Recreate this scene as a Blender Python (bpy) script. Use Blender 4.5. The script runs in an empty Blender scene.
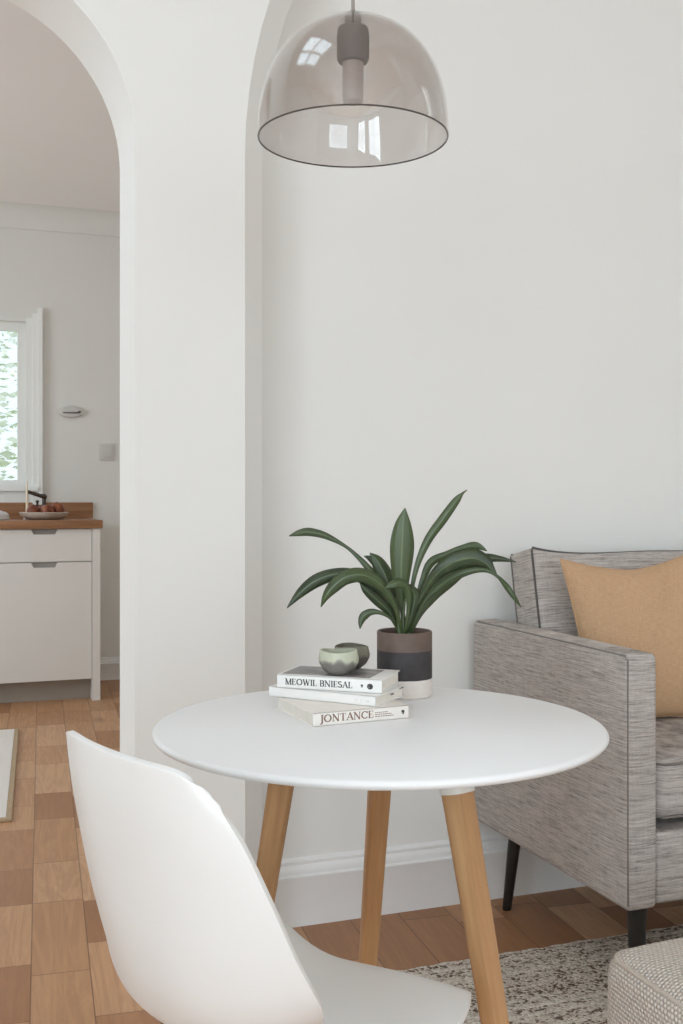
import bpy, bmesh, math, random
from mathutils import Vector, Matrix
random.seed(7)
S = bpy.context.scene
COL = S.collection
PI = math.pi

# ------------------------------------------------------------------ camera
F_PX, HORIZON, CX, CAM_H = 1090.0, 497.0, 341.5, 1.06
YAW = math.radians(20.0)                       # camera turned 20 degrees right of the wall normal
SN, CS = math.sin(YAW), math.cos(YAW)
def room(xc, d, z=0.0):                        # offset right of the lens axis, distance, height -> room axes
    return Vector((xc*CS + d*SN, -xc*SN + d*CS, z))
def onY(px, py, Y):                            # sight line through a pixel met with the plane Y
    t = (px-CX)/F_PX
    d = Y/(CS - t*SN)
    return Vector(((t*CS+SN)*d, Y, CAM_H-(py-HORIZON)/F_PX*d))
def onD(px, py, d):
    return room((px-CX)/F_PX*d, d, CAM_H-(py-HORIZON)/F_PX*d)
cam = bpy.data.cameras.new('camera')
cam.sensor_fit = 'HORIZONTAL'; cam.sensor_width = 36.0
cam.lens = 36.0*F_PX/683.0
cam.shift_y = -(512.0-HORIZON)/683.0
cam.clip_start = 0.05
co = bpy.data.objects.new('camera', cam); COL.objects.link(co)
co.location = (0, 0, CAM_H); co.rotation_euler = (PI/2, 0, -YAW)
S.camera = co

# ------------------------------------------------------------------ materials
def lin(c):
    c = c/255.0
    return c/12.92 if c <= 0.04045 else ((c+0.055)/1.055)**2.4
def rgb(r, g, b): return (lin(r), lin(g), lin(b), 1.0)
class NT:
    def __init__(s, name):
        s.m = bpy.data.materials.new(name); s.m.use_nodes = True
        s.t = s.m.node_tree; s.t.nodes.clear()
        s.out = s.t.nodes.new('ShaderNodeOutputMaterial')
    def n(s, typ, ins=None, **at):
        nd = s.t.nodes.new('ShaderNode'+typ)
        for k, v in at.items(): setattr(nd, k, v)
        for k, v in (ins or {}).items(): s.set(nd, k, v)
        return nd
    def set(s, nd, k, v):
        sock = nd.inputs[k]
        if isinstance(v, bpy.types.NodeSocket): s.t.links.new(v, sock)
        elif isinstance(v, bpy.types.Node): s.t.links.new(v.outputs[0], sock)
        else: sock.default_value = v
    def math(s, op, a, b=0.0, c=None):
        ins = {0: a, 1: b}
        if c is not None: ins[2] = c
        return s.n('Math', ins, operation=op).outputs[0]
    def mix(s, f, a, b, blend='MIX'):
        nd = s.n('Mix', data_type='RGBA', blend_type=blend)
        s.set(nd, 0, f); s.set(nd, 6, a); s.set(nd, 7, b)
        return nd.outputs[2]
    def ramp(s, f, stops):
        nd = s.n('ValToRGB', {0: f}); e = nd.color_ramp.elements
        while len(e) < len(stops): e.new(0.5)
        for i, (p, c) in enumerate(stops): e[i].position = p; e[i].color = c
        return nd.outputs[0]
    def obj(s): return s.n('TexCoord').outputs['Object']
    def uv(s): return s.n('TexCoord').outputs['UV']
    def map(s, v, scale=(1,1,1), rot=(0,0,0), loc=(0,0,0)):
        return s.n('Mapping', {'Vector': v, 'Scale': scale, 'Rotation': rot, 'Location': loc}).outputs[0]
    def noise(s, v, scale, detail=3.0, rough=0.5, dist=0.0):
        return s.n('TexNoise', {'Vector': v, 'Scale': scale, 'Detail': detail, 'Roughness': rough, 'Distortion': dist}).outputs[0]
    def bump(s, h, strength=0.3, dist=0.002, normal=None):
        nd = s.n('Bump', {'Height': h, 'Strength': strength, 'Distance': dist})
        if normal is not None: s.set(nd, 'Normal', normal)
        return nd.outputs[0]
    def bsdf(s, color, rough=0.5, bump=None, spec=0.5, **kw):
        p = s.n('BsdfPrincipled', {'Base Color': color, 'Roughness': rough, 'Specular IOR Level': spec})
        for k, v in kw.items(): s.set(p, k.replace('_', ' '), v)
        if bump is not None: s.set(p, 'Normal', bump)
        s.t.links.new(p.outputs[0], s.out.inputs[0])
        return s.m
def plain(name, c, rough=0.5, var=0.04, scale=30.0, bump=0.0, spec=0.5, bscale=None, **kw):
    m = NT(name); v = m.obj()
    n = m.noise(v, scale, 4)
    dark = tuple(x*(1-var) for x in c[:3])+(1,); lite = tuple(min(1, x*(1+var)) for x in c[:3])+(1,)
    col = m.ramp(n, [(0.3, dark), (0.7, lite)])
    b = m.bump(m.noise(v, bscale or scale*4, 3), bump, 0.002) if bump else None
    return m.bsdf(col, rough, b, spec, **kw)

M = {}
M['wall'] = plain('wall_paint', rgb(236,235,231), 0.75, 0.012, 2.0, 0.05, 0.25, 160)
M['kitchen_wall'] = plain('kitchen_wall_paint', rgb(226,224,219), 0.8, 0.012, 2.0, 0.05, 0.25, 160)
M['ceiling'] = plain('ceiling_paint', rgb(242,237,235), 0.9, 0.01, 2.0, 0, 0.2)
M['trim'] = plain('satin_trim_paint', rgb(240,240,238), 0.45, 0.01, 3.0)
M['table_white'] = plain('white_lacquer', rgb(241,242,242), 0.42, 0.008, 4.0, 0, 0.45)
M['bracket'] = plain('white_bracket', rgb(228,226,222), 0.4, 0.02, 20)
M['chair'] = plain('white_polypropylene', rgb(240,241,239), 0.36, 0.008, 5, 0.03, 0.5, 400)
M['chair_metal'] = plain('dark_strut_metal', rgb(40,40,40), 0.4, 0.05, 20, Metallic=0.8)
M['cabinet'] = plain('cabinet_paint', rgb(226,223,218), 0.5, 0.01, 3)
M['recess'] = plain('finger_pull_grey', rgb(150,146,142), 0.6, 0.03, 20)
M['toe'] = plain('plinth_shaded_paint', rgb(160,152,142), 0.6, 0.02, 10)  # shadow under the cabinets is put into this darker colour
M['sash'] = plain('window_paint', rgb(238,238,234), 0.4, 0.01, 4)
M['black'] = plain('black_wood_stain', rgb(36,33,31), 0.42, 0.08, 40)
M['dark_metal'] = plain('dark_bronze', rgb(62,50,42), 0.4, 0.1, 60)
M['plate'] = plain('stoneware_plate', rgb(206,191,178), 0.6, 0.06, 40)
M['enamel'] = plain('white_enamel', rgb(214,210,208), 0.35, 0.02, 20)
M['wax'] = plain('pale_wax', rgb(232,216,190), 0.5, 0.03, 40)
M['switch'] = plain('switch_plastic', rgb(205,202,197), 0.4, 0.01, 40)
M['soil'] = plain('potting_soil', rgb(38,28,22), 0.95, 0.4, 250, 0.8, 0.2)
M['paper'] = plain('book_paper', rgb(228,222,212), 0.8, 0.03, 80, 0, 0.2)
M['cover'] = plain('white_book_cover', rgb(236,234,230), 0.5, 0.015, 30, 0, 0.4)
M['cover_cream'] = plain('cream_book_cover', rgb(236,230,222), 0.5, 0.02, 30, 0, 0.4)
M['ink'] = plain('dark_ink', rgb(66,62,60), 0.6, 0.1, 200)
M['ink_brown'] = plain('brown_ink', rgb(132,98,84), 0.6, 0.1, 200)
M['socket'] = plain('grey_socket', rgb(92,86,82), 0.5, 0.05, 60)
M['cord'] = plain('cord_fabric', rgb(150,142,132), 0.7, 0.1, 300)
M['trunk'] = plain('bark', rgb(120,108,95), 0.9, 0.2, 20, 0.5)
M['mat_border'] = plain('mat_binding', rgb(186,164,136), 0.9, 0.08, 200, 0.3, 0.2)
M['mat_top'] = plain('mat_weave', rgb(236,231,224), 0.95, 0.04, 300, 0.4, 0.1)
M['piping'] = plain('charcoal_piping', rgb(98,95,92), 0.8, 0.1, 300, 0.2, 0.2)
M['seam'] = plain('seam_thread', rgb(128,122,117), 0.8, 0.1, 300, 0.2, 0.2)

def wood(name, c1, c2, c3, scale=1.0, rough=0.45, axis='z'):
    m = NT(name); v = m.obj()
    sc = {'z': (40, 40, 2.2), 'x': (2.2, 40, 40), 'y': (40, 2.2, 40)}[axis]
    g = m.noise(m.map(v, tuple(q*scale for q in sc)), 1.0, 6, 0.6, 0.4)
    f = m.noise(m.map(v, tuple(q*scale*5 for q in sc)), 1.0, 3, 0.6)
    col = m.ramp(g, [(0.25, c1), (0.52, c2), (0.78, c3)])
    col = m.mix(m.math('MULTIPLY', f, 0.22), col, c1)
    return m.bsdf(col, rough, m.bump(f, 0.12, 0.001), 0.35)
M['oak'] = wood('oak_leg', rgb(160,118,78), rgb(194,151,107), rgb(212,172,128))
M['worktop'] = wood('walnut_worktop', rgb(124,86,58), rgb(158,114,80), rgb(180,136,100), 1.0, 0.5, 'x')

def floor_mat():
    m = NT('oak_plank_floor')
    v = m.map(m.obj(), (1,1,1), (0,0,math.radians(4.6)), (0.022,0,0))
    sp = m.n('SeparateXYZ', {0: v}); x, y = sp.outputs[0], sp.outputs[1]
    xs = m.math('DIVIDE', x, 0.128)
    row = m.math('FLOOR', xs); fx = m.math('FRACT', xs)
    wn = m.n('TexWhiteNoise', {'W': row}, noise_dimensions='1D')
    rv = wn.outputs[0]
    ln = m.math('MULTIPLY_ADD', rv, 0.25, 0.62)
    ys = m.math('ADD', m.math('DIVIDE', y, ln), m.math('MULTIPLY', rv, 37.3))
    # alternate long and short boards inside each pair
    pair = m.math('FLOOR', ys); fp = m.math('FRACT', ys)
    cut = m.math('GREATER_THAN', fp, 0.58)
    idx = m.math('ADD', pair, m.math('MULTIPLY', cut, 0.5))
    cell = m.n('CombineXYZ', {0: row, 1: idx, 2: 0.0})
    cn = m.n('TexWhiteNoise', {'Vector': cell.outputs[0]}, noise_dimensions='3D')
    r1 = cn.outputs[0]
    # grain, shifted per board
    off = m.n('VectorMath', {0: cn.outputs[1], 1: (30,30,30)}, operation='MULTIPLY').outputs[0]
    gv = m.n('VectorMath', {0: m.map(v, (16, 1.3, 1)), 1: off}, operation='ADD').outputs[0]
    g = m.noise(gv, 1.0, 5, 0.55, 1.2)
    gf = m.noise(m.n('VectorMath', {0: m.map(v, (120, 5, 1)), 1: off}, operation='ADD').outputs[0], 1.0, 4, 0.6)
    rings = m.math('PINGPONG', m.math('MULTIPLY', g, 6.0), 0.5)
    base = m.ramp(r1, [(0.0, rgb(160,114,78)), (0.25, rgb(178,130,92)), (0.55, rgb(192,146,106)), (0.8, rgb(202,157,118)), (1.0, rgb(212,170,132))])
    col = m.mix(m.math('MULTIPLY', rings, 0.55), base, rgb(136,94,66))
    col = m.mix(m.math('MULTIPLY', m.math('SUBTRACT', gf, 0.35), 0.5), col, rgb(124,84,58))
    knot = m.n('TexVoronoi', {'Vector': m.map(v, (2.6, 1.1, 1)), 'Scale': 1.0}).outputs[0]
    kn = m.ramp(knot, [(0.0, (1,1,1,1)), (0.045, (0.4,0.4,0.4,1)), (0.1, (0,0,0,1))])
    col = m.mix(m.math('MULTIPLY', kn, 0.7), col, rgb(78,46,30))
    ex = m.math('MINIMUM', fx, m.math('SUBTRACT', 1.0, fx))
    gapx = m.math('LESS_THAN', ex, 0.011)
    e1 = m.math('ABSOLUTE', m.math('SUBTRACT', fp, 0.58)); e2 = m.math('MINIMUM', fp, m.math('SUBTRACT', 1.0, fp))
    gapy = m.math('LESS_THAN', m.math('MINIMUM', e1, e2), 0.0022)
    gap = m.math('MAXIMUM', gapx, gapy)
    col = m.mix(m.math('MULTIPLY', gap, 0.6), col, rgb(74,46,30))
    h = m.math('SUBTRACT', m.math('MULTIPLY', gf, 0.25), gap)
    return m.bsdf(col, 0.42, m.bump(h, 0.25, 0.001), 0.35)
M['floor'] = floor_mat()

def sofa_mat(name, dark, mid, lite):
    m = NT(name); v = m.obj()
    s1 = m.noise(m.map(v, (11, 11, 300)), 1.0, 4, 0.65, 0.15)
    s2 = m.noise(m.map(v, (34, 34, 640)), 1.0, 3, 0.6)
    w = m.noise(m.map(v, (560, 560, 560)), 1.0, 2, 0.5)
    wv = m.noise(m.map(v, (160, 160, 40)), 1.0, 2, 0.5)
    a = m.math('ADD', m.math('MULTIPLY', s1, 0.5), m.math('MULTIPLY', s2, 0.3))
    a = m.math('ADD', a, m.math('MULTIPLY', w, 0.12))
    a = m.math('ADD', a, m.math('MULTIPLY', wv, 0.08))
    col = m.ramp(a, [(0.36, dark), (0.48, mid), (0.62, lite)])
    return m.bsdf(col, 0.9, m.bump(a, 0.5, 0.003), 0.15)
M['sofa'] = sofa_mat('grey_slub_upholstery', rgb(118,111,106), rgb(175,167,161), rgb(206,199,193))

def linen(name, c1, c2):
    m = NT(name); v = m.uv()
    a = m.noise(m.map(v, (20, 300, 1)), 1.0, 3, 0.6)
    b = m.noise(m.map(v, (300, 20, 1)), 1.0, 3, 0.6)
    s = m.math('MULTIPLY', m.math('ADD', a, b), 0.5)
    col = m.ramp(s, [(0.35, c1), (0.65, c2)])
    return m.bsdf(col, 0.85, m.bump(s, 0.35, 0.002), 0.2)
M['mustard'] = linen('tan_linen', rgb(184,146,112), rgb(207,173,138))

def rug_mat():
    m = NT('flecked_wool_rug'); v = m.obj()
    sp = m.n('SeparateXYZ', {0: v})
    rows = m.math('MULTIPLY', sp.outputs[1], 60.0)
    rid = m.math('FLOOR', rows); rf = m.math('FRACT', rows)
    k = m.n('TexVoronoi', {'Vector': m.map(v, (150, 180, 1)), 'Scale': 1.0})
    rnd = m.n('SeparateColor', {0: k.outputs[1]}).outputs[0]
    band = m.n('TexWhiteNoise', {'W': rid}, noise_dimensions='1D').outputs[0]
    big = m.noise(m.map(v, (30, 60, 1)), 1.0, 3, 0.6)
    q = m.math('ADD', m.math('MULTIPLY', rnd, 0.72), m.math('MULTIPLY', m.math('SUBTRACT', band, 0.3), 0.34))
    q = m.math('ADD', q, m.math('MULTIPLY', m.math('SUBTRACT', big, 0.5), 0.5))
    col = m.ramp(q, [(0.02, rgb(104,88,76)), (0.13, rgb(142,126,112)), (0.25, rgb(200,188,174)), (0.6, rgb(220,210,198)), (0.85, rgb(232,225,214))])
    rr = m.math('SINE', m.math('MULTIPLY', rf, PI))
    h = m.math('ADD', m.math('MULTIPLY', rr, 0.5), m.math('SUBTRACT', 1.0, k.outputs[0]))
    return m.bsdf(col, 0.95, m.bump(h, 0.8, 0.006), 0.1)
M['rug'] = rug_mat()

def knit_mat():
    m = NT('chunky_knit'); v = m.uv()
    sp = m.n('SeparateXYZ', {0: v}); u, w = sp.outputs[0], sp.outputs[1]
    rows = m.math('MULTIPLY', w, 150.0)
    rf = m.math('FRACT', rows); ri = m.math('FLOOR', rows)
    sh = m.math('MULTIPLY', m.math('MODULO', ri, 2.0), 0.5)
    cols = m.math('ADD', m.math('MULTIPLY', u, 125.0), sh)
    cf = m.math('FRACT', cols); ci = m.math('FLOOR', cols)
    a = m.math('SINE', m.math('MULTIPLY', rf, PI)); b = m.math('SINE', m.math('MULTIPLY', cf, PI))
    h = m.math('MULTIPLY', m.math('POWER', a, 0.6), m.math('POWER', b, 0.5))
    cell = m.n('CombineXYZ', {0: ci, 1: ri, 2: 0.0})
    rn = m.n('TexWhiteNoise', {'Vector': cell.outputs[0]}, noise_dimensions='3D').outputs[0]
    n = m.noise(m.map(v, (60, 60, 1)), 1.0, 3)
    hh = m.math('ADD', m.math('MULTIPLY', h, m.math('MULTIPLY_ADD', rn, 0.6, 0.5)), m.math('MULTIPLY', n, 0.6))
    t = m.math('ADD', m.math('MULTIPLY', h, 0.55), m.math('MULTIPLY', rn, 0.3))
    col = m.ramp(t, [(0.05, rgb(182,170,158)), (0.3, rgb(220,210,199)), (0.7, rgb(236,228,218))])
    return m.bsdf(col, 0.95, m.bump(hh, 0.8, 0.006), 0.1)
M['knit'] = knit_mat()

def glass_mat(name, tint, gloss=0.06, rough=0.02, ior=1.45):
    m = NT(name)
    tr = m.n('BsdfTransparent', {0: tint}); gl = m.n('BsdfGlossy', {'Color': (1,1,1,1), 'Roughness': rough})
    bf = m.n('NewGeometry').outputs['Backfacing']
    fr = m.n('Fresnel', {'IOR': m.math('MULTIPLY_ADD', bf, 1/ior-ior, ior)})
    mx = m.n('MixShader', {0: fr.outputs[0], 1: tr, 2: gl})
    m.t.links.new(mx.outputs[0], m.out.inputs[0])
    return m.m
M['pane'] = glass_mat('window_glass', (0.97,0.98,0.97,1))
def smoke_mat():
    m = NT('smoked_glass')
    tr = m.n('BsdfTransparent', {0: (0.90,0.883,0.872,1)})
    gl = m.n('BsdfGlossy', {'Color': (1,1,1,1), 'Roughness': 0.02})
    df = m.n('BsdfDiffuse', {0: rgb(140,133,128)})
    bf = m.n('NewGeometry').outputs['Backfacing']
    fr = m.n('Fresnel', {'IOR': m.math('MULTIPLY_ADD', bf, 1/1.75-1.75, 1.75)})
    body = m.n('MixShader', {0: 0.05, 1: tr, 2: df})
    mx = m.n('MixShader', {0: fr.outputs[0], 1: body, 2: gl})
    m.t.links.new(mx.outputs[0], m.out.inputs[0])
    return m.m
M['smoke'] = smoke_mat()
M['smoke_rim'] = plain('smoked_glass_edge', rgb(78,70,66), 0.25, 0.05, 50)
M['bulb'] = plain('frosted_bulb', rgb(170,160,152), 0.35, 0.1, 200)

def leaf_mat():
    m = NT('glossy_leaf'); v = m.uv()
    sp = m.n('SeparateXYZ', {0: v}); u, w = sp.outputs[0], sp.outputs[1]
    c = m.math('ABSOLUTE', m.math('SUBTRACT', u, 0.5))
    n = m.noise(m.obj(), 30.0, 3)
    base = m.ramp(n, [(0.3, rgb(30,40,22)), (0.7, rgb(52,64,36))])
    rnd = m.n('ObjectInfo').outputs['Random']
    base = m.mix(m.math('MULTIPLY', rnd, 0.45), base, rgb(92,108,64))
    vein = m.math('SINE', m.math('MULTIPLY', m.math('SUBTRACT', w, m.math('MULTIPLY', c, 0.28)), 190.0))
    col = m.mix(m.math('MULTIPLY', m.math('MAXIMUM', vein, 0.0), 0.10), base, rgb(104,128,80))
    rib = m.ramp(c, [(0.0, (1,1,1,1)), (0.035, (0.5,0.5,0.5,1)), (0.07, (0,0,0,1))])
    col = m.mix(m.math('MULTIPLY', rib, 0.45), col, rgb(128,148,102))
    return m.bsdf(col, 0.34, m.bump(vein, 0.12, 0.001), 0.5, Subsurface_Weight=0.0)
M['leaf'] = leaf_mat()
M['stalk'] = plain('leaf_stalk', rgb(74,88,54), 0.45, 0.15, 60)
def pot_mat():
    m = NT('banded_stoneware'); v = m.obj()
    z = m.n('SeparateXYZ', {0: v}).outputs[2]
    z = m.math('ADD', z, m.math('MULTIPLY', m.math('SUBTRACT', m.noise(v, 40.0, 2), 0.5), 0.0012))
    n = m.noise(v, 60.0, 4)
    br = m.ramp(n, [(0.3, rgb(98,82,74)), (0.7, rgb(110,93,84))])
    dk = m.ramp(n, [(0.3, rgb(54,50,50)), (0.7, rgb(64,60,60))])
    wh = m.ramp(n, [(0.3, rgb(214,205,197)), (0.7, rgb(224,216,208))])
    col = m.mix(m.math('GREATER_THAN', z, 0.0295), wh, dk)
    col = m.mix(m.math('GREATER_THAN', z, 0.0745), col, br)
    return m.bsdf(col, 0.6, m.bump(n, 0.1, 0.001), 0.3)
M['pot'] = pot_mat()
def bowl_mat(name, top, low, lvl):
    m = NT(name); v = m.obj()
    sp = m.n('SeparateXYZ', {0: v})
    n = m.noise(m.map(v, (60, 60, 20)), 1.0, 2)
    z = m.math('ADD', sp.outputs[2], m.math('MULTIPLY', m.math('SUBTRACT', n, 0.5), 0.022))
    f = m.ramp(z, [(lvl-0.001, (0,0,0,1)), (lvl+0.001, (1,1,1,1))])
    n2 = m.noise(v, 160.0, 4)
    c1 = m.mix(n2, tuple(x*0.8 for x in top[:3])+(1,), top); c2 = m.mix(n2, tuple(x*0.75 for x in low[:3])+(1,), low)
    return m.bsdf(m.mix(f, c2, c1), 0.4, m.bump(n2, 0.1, 0.001), 0.4)
M['bowl_pale'] = bowl_mat('celadon_glaze', rgb(196,198,176), rgb(128,122,116), 0.020)
M['bowl_dark'] = bowl_mat('dark_glaze', rgb(120,116,100), rgb(96,90,84), 0.022)
def picture_mat():
    m = NT('cover_photograph'); v = m.obj()
    n = m.noise(m.map(v, (26, 34, 1)), 1.0, 3, 0.5, 0.6)
    return m.bsdf(m.ramp(n, [(0.3, rgb(112,108,106)), (0.55, rgb(142,138,136)), (0.72, rgb(190,186,182))]), 0.4, None, 0.4)
M['picture'] = picture_mat()
def fruit_mat():
    m = NT('ripe_fruit_skin'); v = m.obj()
    n = m.noise(v, 25.0, 4)
    return m.bsdf(m.ramp(n, [(0.3, rgb(104,52,36)), (0.55, rgb(138,76,50)), (0.8, rgb(176,118,76))]), 0.4, None, 0.4)
M['fruit'] = fruit_mat()
def foliage_mat():
    m = NT('garden_foliage'); v = m.obj()
    n = m.noise(v, 6.0, 3)
    return m.bsdf(m.ramp(n, [(0.3, rgb(206,212,190)), (0.7, rgb(242,244,232))]), 0.7, None, 0.2)  # overexposed glare is put into the pale leaf colour
M['foliage'] = foliage_mat()
M['lawn'] = plain('lawn', rgb(150,165,120), 0.9, 0.2, 5)

# ------------------------------------------------------------------ mesh helpers
def smooth_by_angle(me, deg=38):
    bm = bmesh.new(); bm.from_mesh(me)
    lim = math.radians(deg)
    for f in bm.faces: f.smooth = True
    for e in bm.edges:
        if len(e.link_faces) == 2 and e.calc_face_angle(0) > lim: e.smooth = False
    bm.to_mesh(me); bm.free()
def obj(name, bm, mat, parent=None, loc=None, rot=None, angle=38):
    bmesh.ops.recalc_face_normals(bm, faces=bm.faces[:])
    me = bpy.data.meshes.new(name); bm.to_mesh(me); bm.free()
    for mm in (mat if isinstance(mat, (list, tuple)) else [mat]): me.materials.append(mm)
    smooth_by_angle(me, angle)
    o = bpy.data.objects.new(name, me); COL.objects.link(o)
    if parent: o.parent = parent
    if loc is not None: o.location = loc
    if rot is not None: o.rotation_euler = rot
    return o
def tag(o, label=None, cat=None, group=None, kind=None):
    if label: o['label'] = label
    if cat: o['category'] = cat
    if group: o['group'] = group
    if kind: o['kind'] = kind
    return o
def thing(name, label, cat, loc=(0,0,0), rz=0.0, group=None):
    o = bpy.data.objects.new(name, None); COL.objects.link(o)
    o.empty_display_size = 0.05
    o.location = loc; o.rotation_euler = (0, 0, rz)
    return tag(o, label, cat, group)
def copy_tree(o, parent=None):
    c = o.copy(); COL.objects.link(c); c.parent = parent
    for ch in [q for q in bpy.data.objects if q.parent is o]: copy_tree(ch, c)
    return c
def box(bm, x0, x1, y0, y1, z0, z1):
    vs = [bm.verts.new((x, y, z)) for z in (z0, z1) for y in (y0, y1) for x in (x0, x1)]
    for f in ((0,2,3,1),(4,5,7,6),(0,1,5,4),(2,6,7,3),(0,4,6,2),(1,3,7,5)):
        bm.faces.new([vs[i] for i in f])
def struct(name, bm, mat):
    o = obj(name, bm, mat); o['kind'] = 'structure'; return o
def rbox(bm, cx, cy, cz, sx, sy, sz, r=0.01, k=3, crown=(0,0,0), mid=6, uvscale=None):
    """box with rounded edges; crown swells each pair of faces"""
    h = (sx/2, sy/2, sz/2); r = min(r, min(h)*0.98)
    def samples(hh):
        a = [hh-r+r*math.tan(math.radians(45.0*i/k)) for i in range(k+1)]
        inner = [(-1+2*i/mid)*(hh-r) for i in range(1, mid)]
        return [-q for q in reversed(a)] + inner + a
    sm = [samples(q) for q in h]
    cache = {}
    uvl = bm.loops.layers.uv.verify() if uvscale else None
    def vert(p):
        key = tuple(round(c, 6) for c in p)
        if key in cache: return cache[key]
        inn = Vector([max(-(h[i]-r), min(h[i]-r, p[i])) for i in range(3)])
        d = Vector(p)-inn
        q = inn + (d.normalized()*r if d.length > 1e-9 else d)
        b = [1-min(1, abs(q[i])/h[i])**2 for i in range(3)]
        for i in range(3):
            if crown[i]:
                j, l = [z for z in range(3) if z != i]
                q[i] += crown[i]*(q[i]/h[i])*b[j]**0.6*b[l]**0.6
        cache[key] = bm.verts.new((q.x+cx, q.y+cy, q.z+cz)); return cache[key]
    for ax in range(3):
        j, l = [z for z in range(3) if z != ax]
        for sgn in (-1, 1):
            for a in range(len(sm[j])-1):
                for b2 in range(len(sm[l])-1):
                    pts = []
                    for (ja, lb) in ((a, b2), (a+1, b2), (a+1, b2+1), (a, b2+1)):
                        p = [0, 0, 0]; p[ax] = sgn*h[ax]; p[j] = sm[j][ja]; p[l] = sm[l][lb]
                        pts.append((tuple(p)))
                    vv = [vert(p) for p in pts]
                    if len(set(vv)) < 4: continue
                    f = bm.faces.new(vv)
                    if uvl:
                        for lp, p in zip(f.loops, pts): lp[uvl].uv = (p[j]*uvscale, p[l]*uvscale)
def lathe(bm, prof, n=48, cx=0, cy=0, closed=False, wob=None):
    rings = []
    for (r, z) in prof:
        if r < 1e-6: rings.append([bm.verts.new((cx, cy, z))]); continue
        ring = []
        for i in range(n):
            a = 2*PI*i/n; rr = r*(wob(a, z) if wob else 1)
            ring.append(bm.verts.new((cx+rr*math.cos(a), cy+rr*math.sin(a), z)))
        rings.append(ring)
    m = len(rings)
    for k in range(m if closed else m-1):
        A, B = rings[k], rings[(k+1) % m]
        if len(A) == 1 and len(B) == 1: continue
        for i in range(n):
            j = (i+1) % n
            if len(A) == 1: bm.faces.new((A[0], B[j], B[i]))
            elif len(B) == 1: bm.faces.new((A[i], A[j], B[0]))
            else: bm.faces.new((A[i], A[j], B[j], B[i]))
def catmull(pts, n):
    out = []; P = [pts[0]]+list(pts)+[pts[-1]]
    segs = len(pts)-1
    for s in range(segs):
        p0, p1, p2, p3 = P[s:s+4]
        for i in range(n):
            t = i/n
            out.append(tuple(0.5*((2*b)+(-a+c)*t+(2*a-5*b+4*c-d)*t*t+(-a+3*b-3*c+d)*t**3) for a, b, c, d in zip(p0, p1, p2, p3)))
    out.append(tuple(pts[-1])); return out
def tube(bm, pts, r, n=8, closed=False, cap=True):
    pts = [Vector(p) for p in pts]; N = len(pts); rings = []; up = None
    rs = r if isinstance(r, (list, tuple)) else [r]*N
    for i in range(N):
        if closed: t = pts[(i+1) % N]-pts[i-1]
        else: t = pts[min(i+1, N-1)]-pts[max(i-1, 0)]
        t.normalize()
        if up is None: up = t.orthogonal().normalized()
        up = (up - t*up.dot(t)); up = up.normalized() if up.length > 1e-6 else t.orthogonal().normalized()
        sd = t.cross(up)
        rings.append([bm.verts.new(pts[i]+(up*math.cos(2*PI*k/n)+sd*math.sin(2*PI*k/n))*rs[i]) for k in range(n)])
    for i in range(N if closed else N-1):
        A, B = rings[i], rings[(i+1) % N]
        for k in range(n): bm.faces.new((A[k], A[(k+1) % n], B[(k+1) % n], B[k]))
    if cap and not closed: bm.faces.new(rings[0][::-1]); bm.faces.new(rings[-1])
def prism(bm, pts, y0, y1):
    """outline in x,z pushed from y0 to y1"""
    a = [bm.verts.new((x, y0, z)) for x, z in pts]; b = [bm.verts.new((x, y1, z)) for x, z in pts]
    bm.faces.new(a); bm.faces.new(b[::-1]); n = len(pts)
    for i in range(n): bm.faces.new((a[i], b[i], b[(i+1) % n], a[(i+1) % n]))
def NB(): return bmesh.new()

# ------------------------------------------------------------------ room shell
YF, YB = 2.363, 2.58            # front and rear of the arched wall
YK = 6.41                       # kitchen rear wall
XL, XR, YREAR, HL = -2.3, 3.5, -4.5, 3.15
KX0, KX1, HK = -2.6, 1.7, 2.69
XJ, XC, SPR = 0.378, 0.616, 1.82 # passage jamb, niche jamb, arch spring height
XJ = onY(135, 497, YF).x; XC = onY(245, 497, YF).x
RP, RN, CH = 0.39, 1.15, 0.055
b = NB(); box(b, KX0-0.1, XR+0.1, YREAR-0.1, YK+0.1, -0.1, 0.0); struct('floor', b, M['floor'])
SK = (-1.25, -0.15, 0.95, 2.0)
b = NB(); ya, yb = YREAR-0.1, YB+0.1
box(b, XL-0.1, SK[0], ya, yb, HL, HL+0.1); box(b, SK[1], XR+0.1, ya, yb, HL, HL+0.1); box(b, SK[0], SK[1], ya, SK[2], HL, HL+0.1); box(b, SK[0], SK[1], SK[3], yb, HL, HL+0.1)
struct('ceiling', b, M['ceiling'])
b = NB(); fz0, fz1 = HL+0.03, HL+0.09
box(b, SK[0], SK[0]+0.05, SK[2], SK[3], fz0, fz1); box(b, SK[1]-0.05, SK[1], SK[2], SK[3], fz0, fz1); box(b, SK[0]+0.05, SK[1]-0.05, SK[2], SK[2]+0.05, fz0, fz1); box(b, SK[0]+0.05, SK[1]-0.05, SK[3]-0.05, SK[3], fz0, fz1)
skl = struct('window_5', b, M['sash'])
b = NB(); mx, my = (SK[0]+SK[1])/2, (SK[2]+SK[3])/2
box(b, mx-0.03, mx+0.03, SK[2]+0.05, SK[3]-0.05, fz0+0.005, fz1-0.005); box(b, SK[0]+0.05, SK[1]-0.05, my-0.03, my+0.03, fz0+0.006, fz1-0.006); obj('glazing_bar', b, M['sash'], skl)
b = NB(); box(b, SK[0]+0.045, SK[1]-0.045, SK[2]+0.045, SK[3]-0.045, HL+0.06, HL+0.064); obj('pane', b, M['pane'], skl)
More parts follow.
